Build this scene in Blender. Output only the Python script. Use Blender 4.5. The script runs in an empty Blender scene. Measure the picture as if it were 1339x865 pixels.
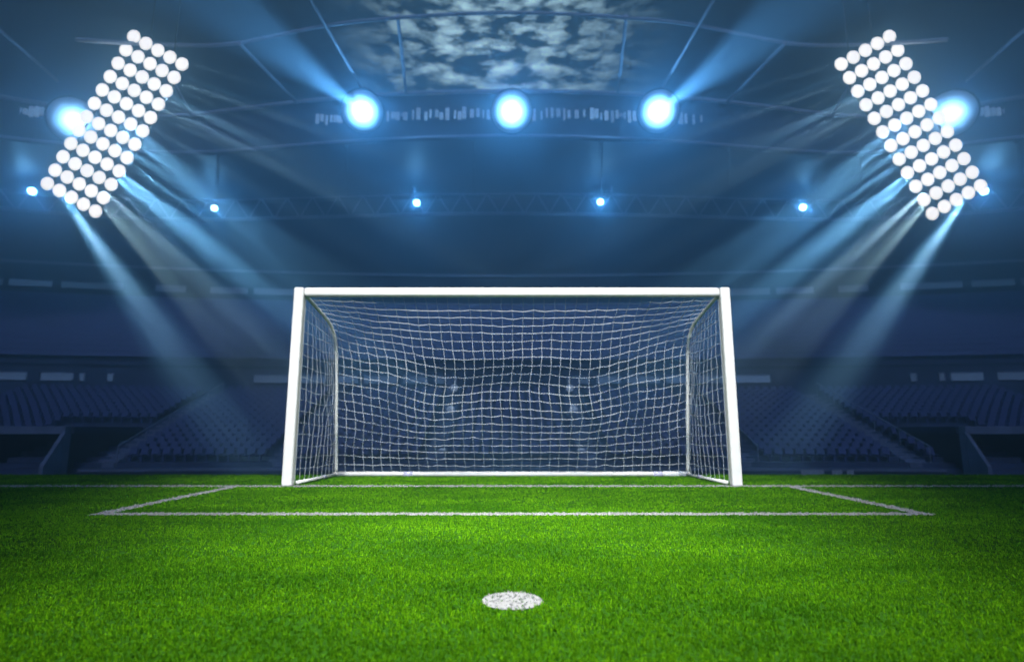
import bpy, bmesh, math, random
import numpy as np
from mathutils import Vector, Matrix
random.seed(7)
rng = np.random.default_rng(11)
S = bpy.context.scene
col = S.collection
R = math.radians

# ------------------------------------------------------------------ camera
CAM_H, PITCH, FPX = 0.6295, R(9.775), 750.4          # camera height, upward tilt, focal length in photo pixels
cam = bpy.data.objects.new('camera', bpy.data.cameras.new('camera'))
col.objects.link(cam)
cam.location = (0, 0, CAM_H)
cam.rotation_euler = (math.pi / 2 + PITCH, 0, 0)
cam.data.sensor_width = 36
cam.data.lens = 36 * FPX / 1339
cam.data.clip_start = 0.05
cam.data.clip_end = 2000
S.camera = cam
cam.data.dof.use_dof = True
cam.data.dof.focus_distance = 3.4
cam.data.dof.aperture_fstop = 36 * FPX / 1339 / 1000 / .013
cP, sP = math.cos(PITCH), math.sin(PITCH)


def at(px, py, Y):
    """the world point at distance Y down the pitch seen at photo pixel px, py"""
    x, u = (px - 669.5) / FPX, (432.5 - py) / FPX
    t = Y / (cP - u * sP)
    return Vector((x * t, Y, CAM_H + (sP + u * cP) * t))


# ------------------------------------------------------------------ object helpers
def tag(o, label=None, cat=None, group=None, kind=None):
    if label: o['label'] = label
    if cat: o['category'] = cat
    if group: o['group'] = group
    if kind: o['kind'] = kind
    return o


def empty(name, loc, label=None, cat=None, group=None):
    o = bpy.data.objects.new(name, None)
    o.empty_display_size = 0.2
    col.objects.link(o)
    o.location = loc
    return tag(o, label, cat, group)


class MB:
    """collects verts and faces in world coordinates and links them as one mesh"""
    def __init__(s):
        s.v, s.f = [], []

    def add(s, vs, fs):
        b = len(s.v)
        s.v += [tuple(p) for p in vs]
        s.f += [tuple(i + b for i in f) for f in fs]
        return s

    def box(s, lo, hi):
        x0, y0, z0 = lo; x1, y1, z1 = hi
        return s.add([(x0, y0, z0), (x1, y0, z0), (x1, y1, z0), (x0, y1, z0), (x0, y0, z1), (x1, y0, z1), (x1, y1, z1), (x0, y1, z1)],
                     [(0, 3, 2, 1), (4, 5, 6, 7), (0, 1, 5, 4), (1, 2, 6, 5), (2, 3, 7, 6), (3, 0, 4, 7)])

    def hexa(s, c):
        return s.add(c, [(0, 3, 2, 1), (4, 5, 6, 7), (0, 1, 5, 4), (1, 2, 6, 5), (2, 3, 7, 6), (3, 0, 4, 7)])

    def tube(s, pts, r, n=8, caps=True):
        pts = [Vector(p) for p in pts]
        vs, fs, m = [], [], len(pts)
        ref = None
        for i, p in enumerate(pts):
            d = (pts[min(i + 1, m - 1)] - pts[max(i - 1, 0)]).normalized()
            if ref is None:
                ref = d.orthogonal().normalized()
            ref = (ref - d * ref.dot(d)).normalized()
            b = d.cross(ref)
            rr = r[i] if isinstance(r, (list, tuple)) else r
            for k in range(n):
                a = 2 * math.pi * k / n
                vs.append(p + (ref * math.cos(a) + b * math.sin(a)) * rr)
        for i in range(m - 1):
            for k in range(n):
                fs.append((i * n + k, i * n + (k + 1) % n, (i + 1) * n + (k + 1) % n, (i + 1) * n + k))
        if caps:
            fs.append(tuple(range(n))[::-1]); fs.append(tuple((m - 1) * n + k for k in range(n)))
        return s.add(vs, fs)

    def sweep(s, arcs):
        """a sheet through rows of points (all rows the same length)"""
        n = len(arcs[0])
        vs = [p for a in arcs for p in a]
        fs = [(i * n + k, i * n + k + 1, (i + 1) * n + k + 1, (i + 1) * n + k) for i in range(len(arcs) - 1) for k in range(n - 1)]
        return s.add(vs, fs)

    def build(s, name, mat, parent=None, smooth=False, bevel=0, origin=None):
        me = bpy.data.meshes.new(name)
        off = Vector(parent.matrix_basis.translation) if parent is not None else Vector((0, 0, 0))
        if parent is not None and parent.parent is not None:
            off += Vector(parent.parent.matrix_basis.translation)
        o = bpy.data.objects.new(name, me)
        if origin is not None:
            o.location = Vector(origin) - off
            off = Vector(origin)
        me.from_pydata([tuple(Vector(v) - off) for v in s.v], [], s.f)
        me.validate()
        bm = bmesh.new(); bm.from_mesh(me)
        bmesh.ops.recalc_face_normals(bm, faces=bm.faces)
        bm.to_mesh(me); bm.free()
        if smooth:
            me.polygons.foreach_set('use_smooth', [True] * len(me.polygons))
        me.materials.append(mat)
        col.objects.link(o)
        if parent is not None: o.parent = parent
        if bevel:
            md = o.modifiers.new('bevel', 'BEVEL'); md.width = bevel; md.segments = 3; md.limit_method = 'ANGLE'
        return o


def lens_disc(c, nrm, r, bulge, n=20):
    nrm = Vector(nrm).normalized(); a = nrm.orthogonal().normalized(); b = nrm.cross(a)
    mb = MB(); rings = [(1, 0), (.94, bulge * .45), (.7, bulge * .8), (.35, bulge)]
    vs = [c + nrm * z + (a * math.cos(2 * math.pi * k / n) + b * math.sin(2 * math.pi * k / n)) * r * q for q, z in rings for k in range(n)] + [c + nrm * bulge * 1.02]
    fs = [(i * n + k, i * n + (k + 1) % n, (i + 1) * n + (k + 1) % n, (i + 1) * n + k) for i in range(3) for k in range(n)]
    fs += [(3 * n + k, 3 * n + (k + 1) % n, 4 * n) for k in range(n)] + [tuple(range(n))[::-1]]
    return mb.add(vs, fs)

# ------------------------------------------------------------------ materials
def mat(name, c, rough=0.6, metal=0.0, var=0.15, scale=4.0, bump=0.0, bscale=40.0, spec=0.4):
    m = bpy.data.materials.new(name); m.use_nodes = True
    nt = m.node_tree; N, L = nt.nodes, nt.links
    b = N['Principled BSDF']
    b.inputs['Roughness'].default_value = rough; b.inputs['Metallic'].default_value = metal
    b.inputs['Specular IOR Level'].default_value = spec
    g = N.new('ShaderNodeNewGeometry')
    n = N.new('ShaderNodeTexNoise'); n.inputs['Scale'].default_value = scale; n.inputs['Detail'].default_value = 5
    L.new(g.outputs['Position'], n.inputs['Vector'])
    r = N.new('ShaderNodeValToRGB')
    r.color_ramp.elements[0].position = 0.3; r.color_ramp.elements[1].position = 0.7
    r.color_ramp.elements[0].color = (*[k * (1 - var) for k in c], 1)
    r.color_ramp.elements[1].color = (*[min(1, k * (1 + var)) for k in c], 1)
    L.new(n.outputs['Fac'], r.inputs['Fac']); L.new(r.outputs['Color'], b.inputs['Base Color'])
    if bump:
        n2 = N.new('ShaderNodeTexNoise'); n2.inputs['Scale'].default_value = bscale; n2.inputs['Detail'].default_value = 3
        L.new(g.outputs['Position'], n2.inputs['Vector'])
        bp = N.new('ShaderNodeBump'); bp.inputs['Strength'].default_value = bump; bp.inputs['Distance'].default_value = 0.02
        L.new(n2.outputs['Fac'], bp.inputs['Height']); L.new(bp.outputs['Normal'], b.inputs['Normal'])
    return m


def glow(name, c, s, island=0.0):
    m = bpy.data.materials.new(name); m.use_nodes = True
    nt = m.node_tree; N, L = nt.nodes, nt.links
    b = N['Principled BSDF']
    b.inputs['Base Color'].default_value = (0.5, 0.5, 0.5, 1)
    b.inputs['Emission Color'].default_value = (*c, 1)
    b.inputs['Emission Strength'].default_value = s
    if island:                                           # lamps of one make, none quite as bright as the next
        oi = N.new('ShaderNodeObjectInfo')
        mr = N.new('ShaderNodeMapRange'); mr.inputs['To Min'].default_value = s * (1 - island); mr.inputs['To Max'].default_value = s * (1 + island)
        L.new(oi.outputs['Random'], mr.inputs['Value']); L.new(mr.outputs['Result'], b.inputs['Emission Strength'])
    return m


def halo_glass(name, r):
    """a wide lamp disc with its halo painted in: emission fades towards the rim"""
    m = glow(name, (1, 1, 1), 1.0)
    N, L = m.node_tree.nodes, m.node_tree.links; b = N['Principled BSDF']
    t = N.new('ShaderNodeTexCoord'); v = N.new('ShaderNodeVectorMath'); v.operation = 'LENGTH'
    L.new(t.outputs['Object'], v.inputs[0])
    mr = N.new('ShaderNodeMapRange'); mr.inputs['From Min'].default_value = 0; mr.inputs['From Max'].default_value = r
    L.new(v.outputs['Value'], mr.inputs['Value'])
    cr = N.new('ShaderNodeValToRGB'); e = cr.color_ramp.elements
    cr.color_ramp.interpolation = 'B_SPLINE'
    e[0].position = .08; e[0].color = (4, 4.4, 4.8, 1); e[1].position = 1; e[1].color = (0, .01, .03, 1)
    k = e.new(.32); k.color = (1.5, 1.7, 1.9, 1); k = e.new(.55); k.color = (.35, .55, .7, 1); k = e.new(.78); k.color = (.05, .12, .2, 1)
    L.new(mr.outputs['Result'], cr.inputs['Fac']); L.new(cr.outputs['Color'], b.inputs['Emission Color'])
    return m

M = dict(
    white_paint=mat('white paint', (0.70, 0.70, 0.70), 0.32, var=0.04, scale=9, bump=0.03, bscale=60),
    tube_paint=mat('grey white paint', (0.80, 0.81, 0.82), 0.35, var=0.05, scale=9),
    lilac_plastic=mat('lilac plastic', (0.42, 0.42, 0.58), 0.5, var=0.1),
    cord=mat('net cord', (0.70, 0.76, 0.84), 0.8, var=0.08, scale=14),
    concrete=mat('concrete', (0.10, 0.12, 0.22), 0.85, var=0.25, scale=0.8, bump=0.3, bscale=6),
    pale_concrete=mat('pale painted concrete', (0.26, 0.29, 0.40), 0.8, var=0.25, scale=1.2),
    navy_wall=mat('navy cladding', (0.03, 0.045, 0.085), 0.7, var=0.3, scale=0.25),
    mid_wall=mat('blue grey wall', (0.10, 0.13, 0.22), 0.8, var=0.25, scale=0.5),
    stair_lens=glow('stair lamp lens', (.5, .68, 1.0), 0.42),
    roof_sheet=mat('roof sheet', (0.04, 0.06, 0.085), 0.55, var=0.3, scale=0.2),
    steel=mat('blue grey steel', (0.38, 0.42, 0.52), 0.5, metal=0.1, var=0.15, scale=1.0),
    dark_steel=mat('dark steel', (0.04, 0.05, 0.07), 0.5, metal=0.3, var=0.2),
    seat_blue=mat('blue seat plastic', (0.13, 0.15, 0.34), 0.45, var=0.15, scale=3),
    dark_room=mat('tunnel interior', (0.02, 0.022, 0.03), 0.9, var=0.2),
    panel_lens=glow('warm white lens', (1.0, 0.935, 0.87), 2.0, 0.06),
    lamp_lens=halo_glass('floodlight lens with halo', 1.6), small_lens=glow('small blue white lens', (0.75, 0.92, 1.0), 4.0),
    fascia_lens=glow('dim blue lens', (0.35, 0.62, 1.0), 0.35, 0.5),
    lit_window=glow('dim window glass', (0.13, 0.28, 0.62), 0.22, 0.4),
)

# ------------------------------------------------------------------ ground (one sheet: raised pitch, bank, sunken apron)
EDGE = 8.36
def ground():
    prof = [(-150, 0.0), (-6, 0.0), (0, 0), (4, 0), (EDGE, 0.0), (8.9, -0.22), (10.6, -1.6), (12, -1.75), (31, -1.85), (60, -1.85), (320, -1.85)]
    xs = [-320, -60, -20, -8, -3, 0, 3, 8, 20, 60, 320]
    mb = MB(); mb.sweep([[(x, y, z) for x in xs] for y, z in prof])
    m = bpy.data.materials.new('turf and asphalt'); m.use_nodes = True
    N, L = m.node_tree.nodes, m.node_tree.links
    b = N['Principled BSDF']; b.inputs['Roughness'].default_value = 1.0; b.inputs['Specular IOR Level'].default_value = 0.0
    g = N.new('ShaderNodeNewGeometry'); sp = N.new('ShaderNodeSeparateXYZ'); L.new(g.outputs['Position'], sp.inputs[0])
    n = N.new('ShaderNodeTexNoise'); n.inputs['Scale'].default_value = 90; n.inputs['Detail'].default_value = 6
    L.new(g.outputs['Position'], n.inputs['Vector'])
    r = N.new('ShaderNodeValToRGB')
    r.color_ramp.elements[0].position = 0.35; r.color_ramp.elements[1].position = 0.7
    r.color_ramp.elements[0].color = (0.014, 0.045, 0.005, 1); r.color_ramp.elements[1].color = (0.032, 0.11, 0.006, 1)
    L.new(n.outputs['Fac'], r.inputs['Fac'])
    mth = N.new('ShaderNodeMath'); mth.operation = 'GREATER_THAN'; mth.inputs[1].default_value = 10.5
    L.new(sp.outputs['Y'], mth.inputs[0])
    mx = N.new('ShaderNodeMix'); mx.data_type = 'RGBA'
    mx.inputs['B'].default_value = (0.035, 0.037, 0.042, 1)
    L.new(mth.outputs[0], mx.inputs['Factor']); L.new(r.outputs['Color'], mx.inputs['A']); L.new(mx.outputs['Result'], b.inputs['Base Color'])
    o = mb.build('ground', m)
    return tag(o, kind='structure')
ground()

# goal numbers
GY, GB, HW, GH = 6.70, 8.07, 2.62, 2.32          # goal line, rear bar, outer half width, outer height
X6, Y6, LW = 3.17, 4.45, 0.112                    # goal area half width, front line, line width
SPOT, SR = (0.0, 2.278), 0.1128

def in_goal_line(x, y): return (np.abs(y - (GY - 0.02)) < .075)
def in_front(x, y): return (np.abs(x) < X6) & (np.abs(y - (Y6 + LW / 2)) < LW / 2)
def in_sides(x, y, s): return (np.abs(x - s * (X6 - LW / 2)) < LW / 2) & (y > Y6 + LW) & (y < GY - .095)
def in_spot(x, y): return ((x - SPOT[0]) ** 2 + (y - SPOT[1]) ** 2) < SR ** 2


def grass_material(name, ca, cb, cc, patch=True):
    m = bpy.data.materials.new(name); m.use_nodes = True
    N, L = m.node_tree.nodes, m.node_tree.links
    b = N['Principled BSDF']; b.inputs['Roughness'].default_value = 0.85; b.inputs['Specular IOR Level'].default_value = 0.02
    g = N.new('ShaderNodeNewGeometry')
    r = N.new('ShaderNodeValToRGB')
    r.color_ramp.elements[0].color = (*ca, 1); r.color_ramp.elements[1].color = (*cc, 1)
    e = r.color_ramp.elements.new(0.5); e.color = (*cb, 1)
    L.new(g.outputs['Random Per Island'], r.inputs['Fac'])
    out = r.outputs['Color']
    if patch:                                            # worn and lush patches of turf
        n = N.new('ShaderNodeTexNoise'); n.inputs['Scale'].default_value = 1.1; n.inputs['Detail'].default_value = 5; n.inputs['Roughness'].default_value = 0.62
        mp = N.new('ShaderNodeMapping'); mp.inputs['Scale'].default_value = (0.8, 1.6, 1)
        L.new(g.outputs['Position'], mp.inputs['Vector']); L.new(mp.outputs['Vector'], n.inputs['Vector'])
        r2 = N.new('ShaderNodeValToRGB')
        r2.color_ramp.elements[0].position = 0.36; r2.color_ramp.elements[1].position = 0.66
        r2.color_ramp.elements[0].color = (0.50, 0.58, 0.6, 1); r2.color_ramp.elements[1].color = (1.2, 1.1, 1.0, 1)
        L.new(n.outputs['Fac'], r2.inputs['Fac'])
        mx = N.new('ShaderNodeMix'); mx.data_type = 'RGBA'; mx.blend_type = 'MULTIPLY'; mx.inputs['Factor'].default_value = 1
        L.new(out, mx.inputs['A']); L.new(r2.outputs['Color'], mx.inputs['B']); out = mx.outputs['Result']
        n3 = N.new('ShaderNodeTexNoise'); n3.inputs['Scale'].default_value = 190; n3.inputs['Detail'].default_value = 2
        L.new(g.outputs['Position'], n3.inputs['Vector'])
        r3 = N.new('ShaderNodeValToRGB'); r3.color_ramp.elements[0].position = .38; r3.color_ramp.elements[1].position = .62
        r3.color_ramp.elements[0].color = (.68, .72, .7, 1); r3.color_ramp.elements[1].color = (1.2, 1.15, 1, 1)
        L.new(n3.outputs['Fac'], r3.inputs['Fac'])
        m3 = N.new('ShaderNodeMix'); m3.data_type = 'RGBA'; m3.blend_type = 'MULTIPLY'; m3.inputs['Factor'].default_value = 1
        L.new(out, m3.inputs['A']); L.new(r3.outputs['Color'], m3.inputs['B']); out = m3.outputs['Result']
    L.new(out, b.inputs['Base Color'])
    t = N.new('ShaderNodeBsdfTranslucent'); L.new(out, t.inputs['Color'])
    ms = N.new('ShaderNodeMixShader'); ms.inputs[0].default_value = 0.25
    L.new(b.outputs[0], ms.inputs[1]); L.new(t.outputs[0], ms.inputs[2])
    L.new(ms.outputs[0], N['Material Output'].inputs['Surface'])
    return m

G_MAT = grass_material('turf blades', (0.026, 0.12, 0.001), (0.092, 0.30, 0.003), (0.18, 0.44, 0.006))
W_MAT = grass_material('white painted blades', (0.31, 0.31, 0.33), (0.38, 0.38, 0.40), (0.45, 0.45, 0.46), False)


def blades(name, x, y, h, w, m):
    """one mesh of bent tapering blades rooted at x, y"""
    n = len(x)
    a = rng.uniform(0, 2 * np.pi, n); la = rng.uniform(0, 2 * np.pi, n); lean = h * rng.uniform(0.1, 0.6, n)
    dx, dy = np.cos(a) * w / 2, np.sin(a) * w / 2
    lx, ly = np.cos(la) * lean, np.sin(la) * lean
    z0 = np.full(n, -0.001)
    V = np.empty((n, 5, 3), np.float32)
    V[:, 0] = np.stack([x - dx, y - dy, z0], 1); V[:, 1] = np.stack([x + dx, y + dy, z0], 1)
    V[:, 2] = np.stack([x + dx * .8 + lx * .35, y + dy * .8 + ly * .35, h * .6], 1)
    V[:, 3] = np.stack([x - dx * .8 + lx * .35, y - dy * .8 + ly * .35, h * .6], 1)
    V[:, 4] = np.stack([x + lx, y + ly, h], 1)
    base = (np.arange(n) * 5)[:, None]
    li = (base + np.array([0, 1, 2, 3, 3, 2, 4])[None]).astype(np.int32).ravel()
    me = bpy.data.meshes.new(name)
    me.vertices.add(n * 5); me.vertices.foreach_set('co', V.ravel())
    me.loops.add(n * 7); me.loops.foreach_set('vertex_index', li)
    me.polygons.add(n * 2)
    st = (np.arange(n) * 7)[:, None] + np.array([0, 4])[None]
    me.polygons.foreach_set('loop_start', st.astype(np.int32).ravel())
    me.update(calc_edges=True)
    me.materials.append(m)
    o = bpy.data.objects.new(name, me); col.objects.link(o)
    return o


def scatter():
    X, Y, H, W = [], [], [], []
    for y0, y1, dens, h, w in ((1.1, 1.9, 60000, .011, .0026), (1.9, 3.0, 36000, .012, .0034), (3.0, 4.8, 16000, .012, .0042), (4.8, 6.8, 8000, .014, .0060), (6.8, EDGE + .25, 6500, .015, .0070)):
        hw = 0.97 * y1 + 0.35
        n = int(dens * 2 * hw * (y1 - y0))
        nt = n // 6
        tx, ty, th = rng.uniform(-hw, hw, nt), rng.uniform(y0, y1, nt), rng.uniform(.55, 1.3, nt)
        sg = .0017 * (y0 + y1) / 2 / 1.5                    # blades stand in tufts
        ti = rng.integers(0, nt, n)
        x = tx[ti] + rng.normal(0, sg, n); y = ty[ti] + rng.normal(0, sg, n); hh = th[ti]
        k = np.abs(x) < 0.95 * y + 0.3
        x, y, hh = x[k], y[k], hh[k]; n = len(x)
        X.append(x); Y.append(y); H.append(h * hh * rng.uniform(.75, 1.2, n)); W.append(w * rng.uniform(.7, 1.3, n))
    return np.concatenate(X), np.concatenate(Y), np.concatenate(H), np.concatenate(W)

gx, gy, gh, gw = scatter()
jx, jy = gx + rng.normal(0, .0035, len(gx)), gy + rng.normal(0, .0035, len(gx))
masks = dict(goal_line=in_goal_line(jx, jy), front=in_front(jx, jy), left=in_sides(jx, jy, -1), right=in_sides(jx, jy, 1), spot=in_spot(jx, jy))
stray = rng.uniform(0, 1, len(gx)) < .08
for k in masks:
    if k == 'spot': masks[k] = masks[k] & ~stray
white = np.zeros(len(gx), bool)
for k in masks.values(): white |= k
over = gy > EDGE - 0.02
keep = ~white & ~over
tag(blades('grass', gx[keep], gy[keep], gh[keep], gw[keep], G_MAT), 'short bright green turf in front of and behind the goal', 'grass', kind='stuff')


def marking(name, key, sheet, label, cat, group=None):
    k = masks[key] & ~over & (rng.uniform(0, 1, len(gx)) < (.9 if key == 'spot' else 1))
    o = blades(name, gx[k], gy[k], gh[k] * (.8 if key == 'spot' else 1.08), gw[k] * 1.15, W_MAT)
    s = MB().add([(p[0], p[1], 0.004) for p in sheet], [tuple(range(len(sheet)))])
    b = len(o.data.vertices)
    bm = bmesh.new(); bm.from_mesh(o.data)
    bm.faces.new([bm.verts.new(v) for v in s.v]); bm.to_mesh(o.data); bm.free()
    return tag(o, label, cat, group, 'structure')

def rect(x0, y0, x1, y1): return [(x0, y0), (x1, y0), (x1, y1), (x0, y1)]
gl = GY - .02
marking('goal_line', 'goal_line', rect(-14, gl - .075, 14, gl + .075), 'long white goal line running between the two goalposts', 'pitch line')
marking('goal_area_line', 'front', rect(-X6, Y6, X6, Y6 + LW), 'white front line of the goal area, parallel to the goal', 'pitch line', 'goal area lines')
marking('goal_area_line', 'left', rect(-X6, Y6 + LW, -X6 + LW, gl - .076), 'slanting white side line of the goal area beside the left post', 'pitch line', 'goal area lines')
marking('goal_area_line', 'right', rect(X6 - LW, Y6 + LW, X6, gl - .076), 'slanting white side line of the goal area beside the right post', 'pitch line', 'goal area lines')
marking('penalty_spot', 'spot', [(SPOT[0] + SR * math.cos(a), SPOT[1] + SR * math.sin(a)) for a in np.linspace(0, 2 * math.pi, 40)[:-1]], 'round white penalty spot painted on the grass', 'penalty spot')

# ------------------------------------------------------------------ the goal
goal = empty('football_goal', (0, GY, 0), 'white football goal with a slack white net, standing on the goal line', 'goal')
PW, PD = 0.12, 0.11
for s in (-1, 1):
    x0, x1 = sorted((s * HW, s * (HW - PW)))
    MB().box((x0, GY, 0.0), (x1, GY + PD, GH)).build('post', M['white_paint'], goal, bevel=0.022)
MB().box((-HW + PW + .001, GY + .003, GH - .107), (HW - PW - .001, GY + PD - .003, GH - .002)).build('crossbar', M['white_paint'], goal, bevel=0.03)

TUBE = [(2.50, 6.79, 2.235), (2.475, 7.1, 2.155), (2.447, 7.40, 2.075), (2.432, 7.56, 2.02), (2.420, 7.68, 1.93), (2.413, 7.76, 1.82), (2.408, 7.80, 1.68), (2.405, 7.84, 1.45), (2.405, 7.95, 0.75), (2.405, 8.07, 0.05)]
def resample(pts, n):
    P = np.array(pts, float); d = np.r_[0, np.cumsum(np.linalg.norm(np.diff(P, axis=0), axis=1))]
    # Catmull-Rom through the points, then even steps
    t = np.linspace(0, d[-1], 200); out = np.empty((200, P.shape[1]))
    for c in range(P.shape[1]):
        m = np.gradient(P[:, c], d)
        i = np.clip(np.searchsorted(d, t) - 1, 0, len(d) - 2)
        h = d[i + 1] - d[i]; u = (t - d[i]) / h
        out[:, c] = (2*u**3-3*u**2+1)*P[i, c] + (u**3-2*u**2+u)*h*m[i] + (-2*u**3+3*u**2)*P[i+1, c] + (u**3-u**2)*h*m[i+1]
    d2 = np.r_[0, np.cumsum(np.linalg.norm(np.diff(out, axis=0), axis=1))]
    q = np.linspace(0, d2[-1], n)
    return np.stack([np.interp(q, d2, out[:, c]) for c in range(P.shape[1])], 1)

tube_s = resample(TUBE, 40)
for s in (-1, 1):
    MB().tube([(s * p[0], p[1], p[2]) for p in tube_s], 0.021, 10).build('back_stanchion', M['tube_paint'], goal, smooth=True)
    MB().tube([(s * 2.47, GY + .10, .035), (s * 2.40, GB - .035, .03)], 0.021, 10).build('side_ground_bar', M['tube_paint'], goal, smooth=True)
    q = .62
    MB().tube([(s * (2.47 - .07 * q), GY + .10 + (GB - GY - .13) * q, .034), (s * (2.47 - .07 * (q + .07)), GY + .10 + (GB - GY - .13) * (q + .07), .034)], 0.026, 10).build('clamp', M['lilac_plastic'], goal, smooth=True)
MB().tube([(-2.43, GB, .036), (2.43, GB, .036)], 0.034, 12).build('rear_ground_bar', M['white_paint'], goal, smooth=True)
for px in (534, 860):
    x = at(px, 619, GB).x
    MB().tube([(x - .06, GB, .034), (x + .06, GB, .034)], 0.038, 12).build('bar_joint', M['lilac_plastic'], goal, smooth=True)
# net lacing wound round the right end of the rear bar
x0, x1 = at(868, 619, GB).x, at(896, 619, GB).x
pts = [(x0 + (x1 - x0) * i / 90, GB + .037 * math.cos(i * .9), .036 + .037 * math.sin(i * .9)) for i in range(91)]
MB().tube(pts, .005, 5).build('lacing', M['cord'], goal)

NC, NR = 38, 23
CENT = [(6.79, 2.215), (6.95, 2.10), (7.10, 1.97), (7.25, 1.78), (7.33, 1.55), (7.38, 1.30), (7.44, 1.02), (7.55, 0.78), (7.72, .54), (7.90, .29), (8.05, .06)]
Ee, Cc = resample(TUBE, NR + 1), resample(CENT, NR + 1)
def net_point(u, v, jit=True):
    """u -1..1 across, v 0..NR from the crossbar to the rear bar"""
    i = min(int(v), NR - 1); f = v - i
    e, c = Ee[i] * (1 - f) + Ee[i + 1] * f, Cc[i] * (1 - f) + Cc[i + 1] * f
    w = 1 - abs(u) ** 2.4
    k = math.sin(math.pi * v / NR)
    y, z = e[1] * (1 - w) + c[0] * w, e[2] * (1 - w) + c[1] * w
    z -= 0.055 * k * (math.exp(-((abs(u) - .42) / .18) ** 2)) + .02 * k * math.sin(u * 9 + v * .4)
    y -= 0.05 * k * math.exp(-((abs(u) - .5) / .2) ** 2) + .02 * k * math.sin(u * 7 - v * .5)
    x = u * e[0] + k * .02 * math.sin(u * 5 + v * .35) + k * .012 * math.sin(v * .9 + u * 2)
    return np.array([x, y, z])

def cords(grid, r, name):
    """cords through a grid of knots, a little crooked at each knot"""
    mb = MB()
    def run(pts):
        out = []
        for a, b in zip(pts[:-1], pts[1:]):
            out += [a, a * .5 + b * .5 + np.array([0, 0, -0.003])]
        out.append(pts[-1]); mb.tube(out, r, 4, False)
    for row in grid: run(row)
    for c in range(len(grid[0])): run([row[c] for row in grid])
    return mb.build(name, M['cord'], goal)

g = []
for v in range(NR + 1):
    row = []
    for c in range(NC + 1):
        u = -1 + 2 * c / NC
        p = net_point(u, v)
        if 0 < v < NR and 0 < c < NC:
            p = p + rng.normal(0, .004, 3) + np.array([0, 0, .004 * (1 if (c + v) % 2 else -1)])
        row.append(p)
    g.append(row)
cords(g, .0024, 'net')
for s in (-1, 1):
    g = []
    for v in range(0, 17):
        zt = 1 - v / 16; row = []
        for c in range(0, 11):
            q = c / 10
            # front edge on the post, rear edge on the stanchion; the top row follows the bent tube
            ytop, ybot = 6.83, 6.81
            rear = np.array([np.interp(zt * 2.19, tube_s[::-1, 2], tube_s[::-1, k]) for k in range(3)])
            ymax = rear[1]
            y = 6.80 + (ymax - 6.80) * q
            z = .05 + zt * 2.14
            if zt > .80:                                   # under the sloping tube
                ztube = np.interp(6.80 + (7.78 - 6.80) * q, tube_s[:14, 1], tube_s[:14, 2]); y = 6.80 + (7.78 - 6.80) * q
                z = ztube - (1 - zt) / .20 * (ztube - (.05 + .80 * 2.14))
            sag = math.sin(math.pi * q) * math.sin(math.pi * zt)
            x = s * (2.50 - .095 * (y - 6.79) / 1.28 - .05 * sag)
            p = np.array([x, y + .05 * sag * math.sin(3 * zt), z - .05 * math.sin(math.pi * q) * (1 - abs(2 * zt - 1))])
            if 0 < c < 10 and 0 < v < 16: p = p + rng.normal(0, .006, 3)
            row.append(p)
        g.append(row)
    cords(g, .0024, 'side_net')

# ------------------------------------------------------------------ the stand behind the goal
YC = 32 - 190.0
def arc(Y0, x):                                            # the stands curve gently round the end of the pitch
    return YC + math.sqrt((Y0 - YC) ** 2 - x * x)
XS = [-78 + 3 * i for i in range(53)]
def strip(mb, prof, xs=XS):
    mb.sweep([[(x, arc(Y0, x), z) for x in xs] for Y0, z in prof])
    return mb

stand = empty('spectator_stand', (0, 32, -1.85), 'dark blue curved stand of two tiers rising behind the goal', 'stand')
ROWS, TREAD, RISE, Y1, Z1 = 17, 0.83, 0.268, 32.4, -1.35
prof = [(32.0, -1.85), (32.0, Z1)]
for i in range(ROWS):
    prof += [(Y1 + i * TREAD, Z1 + i * RISE), (Y1 + i * TREAD, Z1 + (i + 1) * RISE)]
YT, ZT = Y1 + ROWS * TREAD, Z1 + ROWS * RISE
prof += [(YT, ZT)]
strip(MB(), prof).build('lower_tier', M['concrete'], stand)
strip(MB(), [(YT, ZT - .1), (YT, 5.5), (YT + 1.4, 5.5)]).build('middle_wall', M['mid_wall'], stand)
prof = [(YT + 1.4, 5.5)]
for i in range(13):
    prof += [(YT + 1.4 + i * .76, 5.5 + (i + 1) * .545), (YT + 1.4 + (i + 1) * .76, 5.5 + (i + 1) * .545)]
UY, UZ = prof[-1]
strip(MB(), prof).build('upper_tier', M['concrete'], stand)
strip(MB(), [(UY, UZ - .1), (UY, 16.2)]).build('upper_wall', M['navy_wall'], stand)
strip(MB(), [(UY - .1, 16.2), (62.5, 16.2), (62.5, 28)]).build('back_wall', M['navy_wall'], stand)
strip(MB(), [(UY - .12, 16.25), (UY - .12, 16.55), (UY + .3, 16.55)]).build('cornice', M['steel'], stand)
strip(MB(), [(YT - .05, 5.42), (YT - .05, 5.62), (YT + 1.3, 5.62)]).build('tier_edge', M['navy_wall'], stand)
# upper tier seating, a mass far off
mb = MB()
for i in range(13):
    z = 5.5 + (i + 1) * .545; Y0 = YT + 1.4 + i * .76 + .3
    strip(mb, [(Y0, z + .42), (Y0 + .12, z + .85)], [x + .4 for x in XS[:-1]])
tag(mb.build('upper_seating', M['seat_blue'], stand), kind='stuff')

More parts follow.
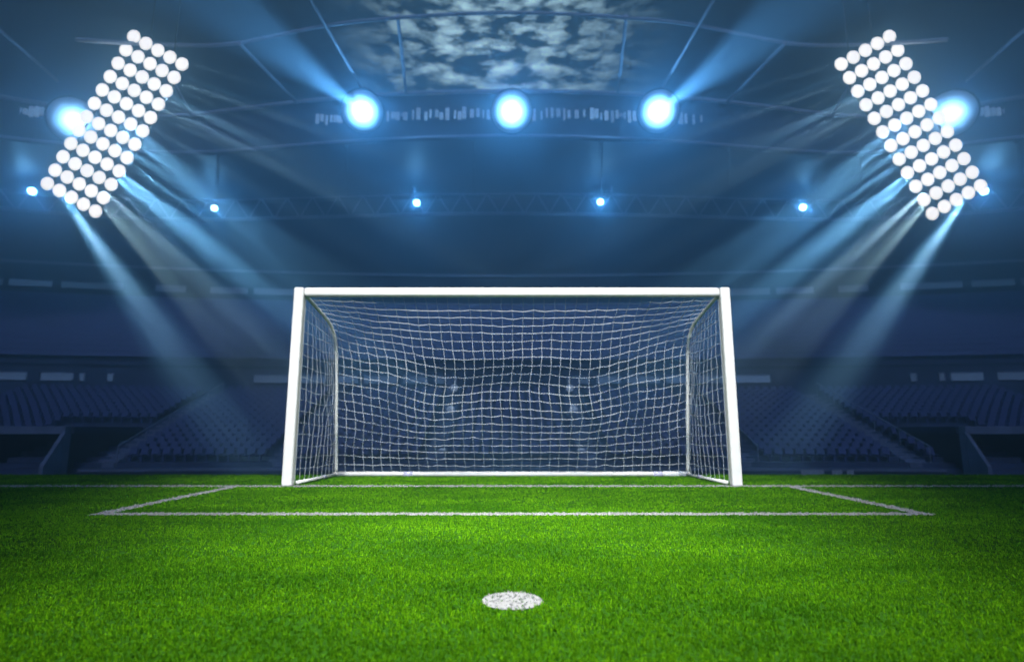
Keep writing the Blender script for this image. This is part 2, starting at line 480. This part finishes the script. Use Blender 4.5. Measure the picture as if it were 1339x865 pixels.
def window_row(Y0, zc, hh, spans, parent):
    for a, b in spans:
        xa, xb = at(a, 495, Y0).x, at(b, 495, Y0).x
        for s in (1, -1):
            x0, x1 = sorted((s * xa, s * xb))
            m_ = MB(); ya, yb = arc(Y0, x0), arc(Y0, x1)
            m_.hexa([(x0, ya - .06, zc - hh), (x1, yb - .06, zc - hh), (x1, yb + .1, zc - hh), (x0, ya + .1, zc - hh), (x0, ya - .06, zc + hh), (x1, yb - .06, zc + hh), (x1, yb + .1, zc + hh), (x0, ya + .1, zc + hh)])
            w = m_.build('window', M['lit_window'], parent)
            f = MB()
            f.tube([(x0, ya - .09, zc - hh - .05), (x1, yb - .09, zc - hh - .05), (x1, yb - .09, zc + hh + .05), (x0, ya - .09, zc + hh + .05), (x0, ya - .09, zc - hh)], .05, 6)
            f.build('frame', M['steel'], w)
window_row(YT, 4.62, .26, [(0, 14), (22, 38), (48, 80), (95, 130), (137, 143), (168, 175), (340, 388), (396, 430), (444, 470), (478, 520), (528, 560), (568, 598)], stand)
window_row(UY, 14.35, .26, [(20, 48), (55, 100), (110, 178), (215, 250), (280, 325), (333, 392), (400, 440), (455, 500), (510, 570), (580, 650)], stand)

# aisles up the lower tier: steps of their own, three each side
AISLES = []
for s in (-1, 1):
    for b in (4.3, 12.8, 21.6):
        AISLES.append(s * b)
def radial_x(x32, Y0): return x32 * (Y0 - YC) / (32.4 - YC)
for ax in AISLES:
    mb = MB()
    for i in range(ROWS * 2):
        Y0 = Y1 + i * TREAD / 2; z = Z1 + (i + 1) * RISE / 2 + .14
        xc = radial_x(ax, Y0); y = arc(Y0, xc)
        mb.box((xc - .55, y - .02, z - .5), (xc + .55, y + TREAD / 2 - .01, z))
    mb.build('aisle_stairs', M['pale_concrete'], stand)
    for s in (.62,):
        pts = [(radial_x(ax, Y0) + s, arc(Y0, radial_x(ax, Y0)), Z1 + (Y0 - Y1) / TREAD * RISE + 1.15) for Y0 in (Y1, YT - .3)]
        m_ = MB().tube(pts, .03, 6)
        for k in range(6):
            p = Vector(pts[0]).lerp(Vector(pts[1]), k / 5); m_.tube([p - Vector((0, 0, 1.1)), p], .025, 6)
        m_.build('handrail', M['steel'], stand)
# the two stair heads behind the goal stand between pale pylons with a lamp
for s in (-1, 1):
    x = s * 4.95
    MB().box((x - .28, YT - 1.0, ZT - .8), (x + .28, YT - .6, 4.9)).build('pylon', M['pale_concrete'], stand, bevel=.03)
    for px, py, Y in ((589, 535, 42.0), (579, 592, 34.2), (594, 507, 45.0)):
        p = at(669.5 + s * (669.5 - px), py, Y)
        lens_disc(p, (0, -1, -.1), .30, .1, 14).build('stair_lamp', M['stair_lens'], stand, smooth=True)
        MB().tube([p + Vector((0, .08, 0)), p + Vector((0, .1, -2.2))], .06, 6).build('lamp_post', M['steel'], stand)

# seats of the lower tier
def seat_mesh():
    mb = MB()
    mb.hexa([(-.21, -.22, .40), (.21, -.22, .40), (.20, .16, .37), (-.20, .16, .37), (-.21, -.22, .44), (.21, -.22, .44), (.20, .16, .41), (-.20, .16, .41)])
    mb.hexa([(-.21, .15, .38), (.21, .15, .38), (.21, .19, .38), (-.21, .19, .38), (-.19, .25, .82), (.19, .25, .82), (.19, .29, .82), (-.19, .29, .82)])
    mb.box((-.04, -.05, 0), (.04, .05, .40))
    return mb
sm = seat_mesh()
proto = sm.build('stadium_seat', M['seat_blue'])
col.objects.unlink(proto)
TUN = [(-27.4, -22.6), (22.9, 27.6)]
n_single, rest = 0, MB()
for i in range(ROWS):
    Y0 = Y1 + i * TREAD + .42
    z = Z1 + (i + 1) * RISE
    k = 0
    while True:
        base = -34 + k * .56; k += 1
        if base > 34: break
        if min(abs(base - a) for a in AISLES) < .95: continue
        if i < 8 and any(a - .3 < base < b + .3 for a, b in TUN): continue
        x = radial_x(base, Y0); y = arc(Y0, x)
        if abs(x) > 0.93 * y: continue
        if n_single < 300:
            o = proto.copy(); col.objects.link(o); o.location = (x, y, z)
            tag(o, 'small blue plastic seat in the lowest rows of the stand', 'seat', 'blue seats in the lowest rows')
            n_single += 1
        else:
            rest.add([(a + x, b + y, c + z) for a, b, c in sm.v], sm.f)
tag(rest.build('stadium_seating', M['seat_blue']), 'rows of blue seats filling the lower tier behind the goal', 'seating', kind='stuff')
bpy.data.objects.remove(proto)

# low wall along the foot of the stand
wall = empty('perimeter_wall', (0, 31.4, -1.85), 'low pale wall along the foot of the stand, behind the pitch', 'wall')
xsw = [x for x in XS if -22.2 <= x <= 22.2]
def wall_piece(x0, x1, name, m, zlo, zhi, d0, d1):
    n = max(2, int((x1 - x0) / 2)); xs = [x0 + (x1 - x0) * i / n for i in range(n + 1)]
    mb = MB(); strip(mb, [(31.4 + d0, zlo), (31.4 + d0, zhi), (31.4 + d1, zhi), (31.4 + d1, zlo)], xs)
    return mb.build(name, m, wall)
wall_piece(-22.2, 22.2, 'wall_body', M['navy_wall'], -1.85, -1.48, .04, .25)
wall_piece(-22.2, 22.2, 'coping', M['pale_concrete'], -1.49, -1.36, 0, .29)
for a, b in ((1040, 1068), (1078, 1090), (1096, 1104)):
    xa, xb = at(a, 612, 31.4).x, at(b, 612, 31.4).x
    wall_piece(xa, xb, 'white_panel', M['white_paint'], -1.8, -1.42, -.01, .03)

# players' tunnels: a dark mouth in a pale frame with flared wing walls
for (xa, xb), lab in zip(TUN, ('dark tunnel mouth in a pale frame, left of the goal', 'dark tunnel mouth in a pale frame, right of the goal')):
    t = empty('players_tunnel', ((xa + xb) / 2, 31.5, -1.85), lab, 'tunnel', 'tunnels into the stand')
    xm = (xa + xb) / 2
    yf, yb = arc(31.5, xm), arc(37.5, xm)
    MB().box((xa + .3, yf, .42), (xb - .3, yf + .5, .82)).build('lintel', M['pale_concrete'], t, bevel=.03)
    for s in (-1, 1):
        xi, xo = xm + s * (xb - xa) / 2 * .80, xm + s * (xb - xa) / 2
        x0, x1 = sorted((xi, xi + s * .22)); y0 = yf
        f0, f1 = (xo, yf - 1.6), (xi + s * .11, yf)
        MB().box((x0, yf + .02, -1.85), (x1, yf + .4, .42)).build('jamb', M['pale_concrete'], t)
        MB().hexa([(f0[0] - .1, f0[1], -1.85), (f0[0] + .1, f0[1], -1.85), (f1[0] + .1, f1[1], -1.85), (f1[0] - .1, f1[1], -1.85), (f0[0] - .1, f0[1], -1.1), (f0[0] + .1, f0[1], -1.1), (f1[0] + .1, f1[1], .5), (f1[0] - .1, f1[1], .5)]).build('wing_wall', M['pale_concrete'], t)
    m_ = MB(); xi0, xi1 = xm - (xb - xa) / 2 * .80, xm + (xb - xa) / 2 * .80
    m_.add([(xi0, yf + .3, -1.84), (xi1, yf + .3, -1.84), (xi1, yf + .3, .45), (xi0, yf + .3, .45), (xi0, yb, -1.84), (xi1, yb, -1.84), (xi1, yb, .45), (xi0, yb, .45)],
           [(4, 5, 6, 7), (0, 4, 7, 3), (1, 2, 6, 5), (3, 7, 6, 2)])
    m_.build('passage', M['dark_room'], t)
    MB().box((xi0 - .3, yf + .45, .45), (xi1 + .3, yb, .8)).build('tunnel_roof', M['navy_wall'], t)

# ------------------------------------------------------------------ roof
roof = empty('stadium_roof', (0, 50, 24), 'dark arched stadium roof with an open steel grid, above the stand', 'roof')
def curve(pix, Y, n=48):
    """smooth line through photo points at distance Y (a number, or one per point)"""
    P = [at(p[0], p[1], Y[i] if isinstance(Y, (list, tuple)) else Y) for i, p in enumerate(pix)]
    return [Vector(p) for p in resample([tuple(p) for p in P], n)]
def mirror(l): return l + [(1339 - x, y) for x, y in l[::-1] if x < 669]
EY = [32, 38, 41, 43, 44, 44, 44, 44, 44, 44, 44, 43, 41, 38, 32]
top_px = mirror([(-300, 70), (0, 126), (70, 138), (160, 152), (250, 150), (330, 140), (430, 129), (669.5, 119)])
low_px = mirror([(-300, 130), (0, 178), (70, 186), (160, 196), (250, 199), (330, 194), (430, 186), (669.5, 177)])
truss_lo = mirror([(-300, 235), (0, 272), (70, 278), (160, 284), (250, 287), (330, 286), (430, 283), (669.5, 279)])
truss_hi = mirror([(-300, 205), (0, 246), (70, 252), (160, 258), (250, 261), (330, 260), (430, 257), (669.5, 253)])
TY = [42, 50, 54, 57, 58, 58.5, 59, 59, 59, 58.5, 58, 57, 54, 50, 42]
topc, lowc = curve(top_px, EY), curve(low_px, EY)
tlo, thi = curve(truss_lo, TY, 97), curve(truss_hi, TY, 97)
MB().tube(topc, .17, 8).build('edge_beam', M['steel'], roof, smooth=True)
MB().tube(lowc, .12, 8).build('edge_beam', M['steel'], roof, smooth=True)
m_ = MB()
fl, fh = [p + Vector((0, .35, 0)) for p in lowc], [p + Vector((0, .35, 0)) for p in topc]
m_.sweep([fl, fh, [p + Vector((0, .3, 0)) for p in fh], [p + Vector((0, .3, 0)) for p in fl]])
m_.build('fascia', M['navy_wall'], roof)
m_ = MB(); n = len(lowc)
back = curve(truss_hi, TY, n)
m_.sweep([[p + Vector((0, .5, .05)) for p in lowc], [p + Vector((0, 2, .3)) for p in back], [p + Vector((0, 2, .9)) for p in back], [p + Vector((0, .5, .6)) for p in lowc]])
m_.build('roof_deck', M['roof_sheet'], roof)
for i in range(2, n - 2, 5):
    MB().tube([lowc[i] + Vector((0, .6, -.1)), back[i] + Vector((0, 0, .1))], .14, 6).build('rafter', M['roof_sheet'], roof)
# lattice truss with its zigzag
MB().tube(tlo, .2, 6).build('truss_chord', M['steel'], roof)
MB().tube(thi, .14, 6).build('truss_chord', M['steel'], roof)
m_ = MB()
for i in range(96):
    a, b = (tlo[i], thi[i + 1]) if i % 2 else (thi[i], tlo[i + 1]); m_.tube([a, b], .085, 5, False)
m_.build('truss_lattice', M['steel'], roof)
# inner ring and radial members over the open middle
RY = [27, 30, 33, 34, 35, 35, 35, 35, 35, 34, 33, 30, 27]
ring_px = mirror([(100, 52), (200, 58), (308, 57), (360, 47), (430, 33), (540, 22), (669.5, 17)])
ring = curve(ring_px, RY)
MB().tube(ring, .12, 8).build('inner_ring', M['steel'], roof, smooth=True)
for pa, pb, ya, yb in (((400, -10), (478, 124), 31, 44), ((313, 57), (388, 134), 33, 44), ((-20, 22), (75, 106), 32, 40), ((520, 20), (531, 122), 35, 44), ((200, 58), (250, 150), 30, 43)):
    for s in (0, 1):
        q = [(p[0] if not s else 1339 - p[0], p[1]) for p in (pa, pb)]
        MB().tube([at(*q[0], ya), at(*q[1], yb)], .12, 8).build('roof_rib', M['steel'], roof)
for s in (0, 1):
    q = [(p[0] if not s else 1339 - p[0], p[1]) for p in ((527, 150), (541, 250))]
    MB().tube([at(*q[0], 44.0), at(*q[1], 58)], .2, 8).build('roof_rib', M['steel'], roof)
# a row of small dim lamps along the fascia
k = 415
while k < 925:
    if min(abs(k - c) for c in (474, 669, 861)) > 22:
        t_ = abs(k - 669.5) / 250
        yc = 149 + 7 * t_ * t_ + random.uniform(-2, 2)
        c = at(k, yc, 43.75); h = random.choice((.28, .4, .5, .34)); w = random.choice((.08, .12, .16))
        MB().box((c.x - w, c.y - .1, c.z - h), (c.x + w, c.y + .1, c.z + h)).build('fascia_light', M['fascia_lens'], roof)
    k += random.choice((6, 7, 8, 10))
for x0, x1, yc in ((18, 56, 146), (1283, 1321, 146)):
    for k in range(6):
        c = at(x0 + (x1 - x0) * k / 5, yc, 39.3); h = random.choice((.2, .3, .4))
        MB().box((c.x - .12, c.y - .1, c.z - h), (c.x + .12, c.y + .1, c.z + h)).build('fascia_light', M['fascia_lens'], roof)

# ------------------------------------------------------------------ lamps
LIGHTS = dict(BIG=1400.0, SMALL=900.0, BEAM=140000.0, SHAFT=85000.0, KEY=50000.0)
BLUE = (0.16, 0.52, 1.0)
def light(kind, name, loc, power, color, radius, aim=None, size=None, blend=.5, parent=None):
    d = bpy.data.lights.new(name, kind); d.energy = power; d.color = color; d.shadow_soft_size = radius
    o = bpy.data.objects.new(name, d); col.objects.link(o); o.location = loc
    if aim is not None:
        o.rotation_euler = (Vector(aim) - Vector(loc)).to_track_quat('-Z', 'Y').to_euler()
    if size: d.spot_size = R(size); d.spot_blend = blend
    return o

def star_lamp(name, px, py, Y, r, power, label, group):
    c = at(px, py, Y); root = empty(name, c, label, 'floodlight', group)
    v = (cam.location - c).normalized()
    MB().tube([c - v * .5 * r - v * .25, c - v * .12], [r * .75, r * 1.08], 20).build('housing', M['dark_steel'], root, smooth=False)
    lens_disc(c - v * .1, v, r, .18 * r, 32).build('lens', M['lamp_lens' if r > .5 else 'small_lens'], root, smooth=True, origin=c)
    MB().tube([c - v * .35, c - v * .35 + Vector((0, .5, .2))], .08, 6).build('bracket', M['steel'], root)
    light('POINT', 'lamp_light', c + v * (.3 * r + .25), power, BLUE, .12)
    return root

BIGS = [(474, 146, 41.4, 'large blazing floodlight left of the middle one on the roof edge'), (669, 146, 41.4, 'large blazing floodlight in the middle of the roof edge, straight above the goal'), (861, 146, 41.4, 'large blazing floodlight right of the middle one on the roof edge'),
        (97, 158, 38.5, 'large blazing floodlight half behind the left grid of round lamps'), (1243, 149, 38.5, 'large blazing floodlight half behind the right grid of round lamps')]
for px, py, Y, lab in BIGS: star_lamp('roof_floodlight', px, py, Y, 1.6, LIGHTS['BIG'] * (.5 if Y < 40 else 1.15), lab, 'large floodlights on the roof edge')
SMALLS = [(42, 250, 47.5, 'tiny star-like lamp at the far left end of the roof truss'), (280, 272, 54.5, 'tiny lamp on the truss below the left grid of round lamps'), (545, 265, 55.2, 'tiny lamp on the truss above the left half of the crossbar'),
          (785, 264, 55.2, 'tiny lamp on the truss above the right half of the crossbar'), (1050, 271, 54.5, 'tiny lamp on the truss below the right grid of round lamps'), (1287, 250, 47.5, 'tiny star-like lamp at the far right end of the roof truss')]
for px, py, Y, lab in SMALLS: star_lamp('truss_lamp', px, py, Y, .34, LIGHTS['SMALL'], lab, 'tiny lamps on the roof truss')

def flood_panel(corner, along, across, label, s):
    """corner: photo point of the topmost lamp; along 12 lamps, across 5"""
    PY = 30.0
    mid = (corner[0] + (along[0] + across[0]) / 2, corner[1] + (along[1] + across[1]) / 2)
    c = at(*mid, PY); nrm = Vector((0, -cP, -sP))
    def on(px, py):                                       # the panel faces down the pitch, tipped towards the grass
        d = at(px, py, 1.0) - cam.location
        return cam.location + d * ((c - cam.location).dot(nrm) / d.dot(nrm))
    root = empty('floodlight_panel', c, label, 'floodlight panel', 'slanted floodlight panels')
    o = on(*corner); A = on(corner[0] + along[0], corner[1] + along[1]) - o; B = on(corner[0] + across[0], corner[1] + across[1]) - o
    a, b = A / 11, B / 4
    fr = MB()
    for j in range(5):
        fr.tube([o + b * j - a * .3 - nrm * .28, o + b * j + A + a * .3 - nrm * .28], .05, 6)
    for i in range(12):
        fr.tube([o + a * i - b * .3 - nrm * .22, o + a * i + B + b * .3 - nrm * .22], .05, 6)
    fr.build('frame', M['dark_steel'], root)
    rad = b.length * .475
    for i in range(12):
        for j in range(5):
            p = o + a * i + b * j
            l = lens_disc(p, nrm, rad, .09, 18).build('lens', M['panel_lens'], root, smooth=True, origin=p)
    hg = MB()
    for q in (o - a * .2 + b * 1, o - a * .2 + b * 3):
        hg.tube([q - nrm * .25, Vector((q.x, q.y, 30.5)) - nrm * .25], .03, 6)
    hg.build('hanger', M['dark_steel'], root)
    return root, o, a, b, nrm
PL = flood_panel((175, 48), (-113, 192), (63, 36), 'slanted grid of sixty round white lamps hanging at the left', -1)
PR = flood_panel((1163, 48), (119, 195), (-63, 36), 'slanted grid of sixty round white lamps hanging at the right', 1)
# the girders the panels hang from, above the picture
for s in (-1, 1):
    MB().tube([(s * 36, 30.3, 30.5), (s * 10, 30.3, 30.5)], .2, 8).build('hanging_girder', M['dark_steel'], roof)

# beams: some of the lamps are aimed at the apron behind the goal
brnd = random.Random(3)
RAYS = []                                                 # place on the panel (along, across), slope, spread, strength, colour
for turn in range(2):
    RAYS = []
    for q in range(26):
        i = .3 + 11 * q / 25 + brnd.uniform(-.3, .3); j = brnd.choice((4.2, 4.1, 3.6, 2.8, 2.0)) if i < 10.6 else brnd.uniform(1.2, 4.2)
        ang = 20 + 30 * (q / 25) ** 1.15 + brnd.uniform(-3, 3) + (6 if j < 2.6 else 0)
        size = brnd.choice((1.8, 2.4, 3.2, 4.6, 6.5)); k = brnd.uniform(.5, 1.25) * (.55 + .6 * q / 25) * (.8 if size > 4 else 1.0) * (.55 if q > 21 else 1.0)
        warm = (1.0, .86, .70) if q in (22, 23) else brnd.choice(((.55, .82, 1.0), (.95, .96, 1.0), (1.0, .92, .85)))
        RAYS.append((i, j, ang, size, k, warm))
for (root, o, a, b, nrm), s in ((PL, 1), (PR, -1)):
    la = bpy.data.lights.new('panel_light', 'AREA'); la.shape = 'RECTANGLE'; la.size = a.length * 12; la.size_y = b.length * 5
    la.energy = 90; la.color = (.5, .8, 1.0)
    lo = bpy.data.objects.new('panel_light', la); col.objects.link(lo)
    z_ = -nrm; x_ = a.normalized(); y_ = z_.cross(x_)
    lo.matrix_world = Matrix.Translation(o + a * 5.5 + b * 2 + nrm * .2) @ Matrix((x_, y_, z_)).transposed().to_4x4()
    for i, j, ang, size, k, warm in RAYS:
        ang += brnd.uniform(-.8, .8); k *= brnd.uniform(.85, 1.15)
        p = o + a * i + b * j + nrm * .45
        # photo position of the lamp, then where its beam meets the sunken apron
        d = p - cam.location; dep = d.y * cP + d.z * sP
        px, py = 669.5 + FPX * d.x / dep, 432.5 - FPX * (d.z * cP - d.y * sP) / dep
        yt = 600; xt = px + s * (yt - py) / math.tan(R(ang))
        aim = at(xt, yt, 17.5)
        light('SPOT', 'beam_light', p, LIGHTS['BEAM'] * k, warm, .1, aim, size, 1.0)
# two roof lamps throw wide shafts out over the pitch
for s in (0, 1):
    f = (lambda x: x) if not s else (lambda x: 1335 - x)
    light('SPOT', 'shaft_light', at(f(470), 143, 40.7), LIGHTS['SHAFT'], (.30, .62, 1.0), .15, at(f(310), 22, 26), 15, .8)
# unseen spots behind the camera: a goalmouth floodlight pair and two added fill pairs
for s in (-1, 1):
    light('SPOT', 'goalmouth_light', (s * 4.5, -5.0, 20.0), LIGHTS['KEY'] * .62, (1.0, .985, .88), .4, (s * .2, 6.6, .8), 22, 1.0)
    light('SPOT', 'net_fill_light', (s * 6.0, -14.0, 12.5), LIGHTS['KEY'] * .48, (1.0, .985, .92), .4, (s * .2, 6.8, 1.1), 23, 1.0)  # added low pair, fills the crossbar's shadow on the net
    light('SPOT', 'near_fill_light', (s * 4.0, -5.5, 20.0), LIGHTS['KEY'] * .9, (1.0, .985, .88), .2, (0, 2.9, 0), 13.5, 1.0)  # added pair, carries the pool of light over the near grass
# added fill, faint and blue, from behind the camera to brighten the stand
sd = bpy.data.lights.new('fill_sun', 'SUN'); sd.energy = 1.9; sd.angle = R(10); sd.color = (.45, .58, 1.0)
so = bpy.data.objects.new('fill_sun', sd); col.objects.link(so); so.location = (0, -20, 30)
so.rotation_euler = Vector((0.05, 1, -.62)).to_track_quat('-Z', 'Y').to_euler()

# ------------------------------------------------------------------ air
hz = MB().box((-95, -45, -2.9), (95, 80, 42)).build('haze', M['dark_room'])
hm = bpy.data.materials.new('stadium haze'); hm.use_nodes = True
N, L = hm.node_tree.nodes, hm.node_tree.links
N.remove(N['Principled BSDF'])
pv = N.new('ShaderNodeVolumePrincipled'); pv.inputs['Density'].default_value = 0.020; pv.inputs['Color'].default_value = (.36, .70, 1, 1); pv.inputs['Anisotropy'].default_value = .8
L.new(pv.outputs[0], N['Material Output'].inputs['Volume'])
hz.data.materials.clear(); hz.data.materials.append(hm)
tag(hz, 'thin blue night haze filling the whole stadium', 'haze', kind='stuff')

# ------------------------------------------------------------------ sky
w = bpy.data.worlds.new('World'); S.world = w; w.use_nodes = True
N, L = w.node_tree.nodes, w.node_tree.links
bg = N['Background']
sky = N.new('ShaderNodeTexSky'); sky.sky_type = 'NISHITA'; sky.sun_disc = False
sky.sun_elevation = R(-3); sky.sun_rotation = R(180); sky.altitude = 200; sky.ozone_density = 4
tc = N.new('ShaderNodeTexCoord')
# broken clouds over the open roof
mp = N.new('ShaderNodeMapping'); mp.inputs['Scale'].default_value = (15, 15, 46)
L.new(tc.outputs['Generated'], mp.inputs['Vector'])
n1 = N.new('ShaderNodeTexNoise'); n1.inputs['Scale'].default_value = 1.6; n1.inputs['Detail'].default_value = 5; n1.inputs['Roughness'].default_value = .6
L.new(mp.outputs['Vector'], n1.inputs['Vector'])
cr = N.new('ShaderNodeValToRGB'); cr.color_ramp.elements[0].position = .44; cr.color_ramp.elements[1].position = .82
L.new(n1.outputs['Fac'], cr.inputs['Fac'])
# the cloud bank lies in one part of the sky
cd = (at(655, 45, 40) - cam.location).normalized()
vd = N.new('ShaderNodeVectorMath'); vd.operation = 'DISTANCE'; vd.inputs[1].default_value = cd
L.new(tc.outputs['Generated'], vd.inputs[0])
mr = N.new('ShaderNodeMapRange'); mr.interpolation_type = 'SMOOTHSTEP'; mr.inputs['From Min'].default_value = .05; mr.inputs['From Max'].default_value = .27; mr.inputs['To Min'].default_value = 1; mr.inputs['To Max'].default_value = 0
L.new(vd.outputs['Value'], mr.inputs['Value'])
mm = N.new('ShaderNodeMath'); mm.operation = 'MULTIPLY'; L.new(cr.outputs['Color'], mm.inputs[0]); L.new(mr.outputs['Result'], mm.inputs[1])
tint = N.new('ShaderNodeMix'); tint.data_type = 'RGBA'; tint.blend_type = 'MULTIPLY'; tint.inputs['Factor'].default_value = 1; tint.inputs['B'].default_value = (.12, .5, 1.5, 1)
L.new(sky.outputs['Color'], tint.inputs['A'])
mx = N.new('ShaderNodeMix'); mx.data_type = 'RGBA'; mx.inputs['B'].default_value = (75, 115, 130, 1)
L.new(mm.outputs[0], mx.inputs['Factor']); L.new(tint.outputs['Result'], mx.inputs['A'])
L.new(mx.outputs['Result'], bg.inputs['Color'])
bg.inputs['Strength'].default_value = 0.03

# ------------------------------------------------------------------ render
S.view_settings.view_transform = 'Standard'; S.view_settings.look = 'None'; S.view_settings.exposure = 0; S.view_settings.gamma = 1
S.view_settings.use_curve_mapping = False
c = S.cycles
c.use_denoising = True; c.denoiser = 'OPENIMAGEDENOISE'; c.denoising_input_passes = 'RGB_ALBEDO_NORMAL'
c.use_adaptive_sampling = True; c.adaptive_threshold = 0.012; c.denoising_prefilter = 'ACCURATE'
c.max_bounces = 5; c.diffuse_bounces = 2; c.glossy_bounces = 2; c.transmission_bounces = 3; c.volume_bounces = 0; c.transparent_max_bounces = 6
c.sample_clamp_indirect = 3; c.sample_clamp_direct = 0
c.caustics_reflective = False; c.caustics_refractive = False
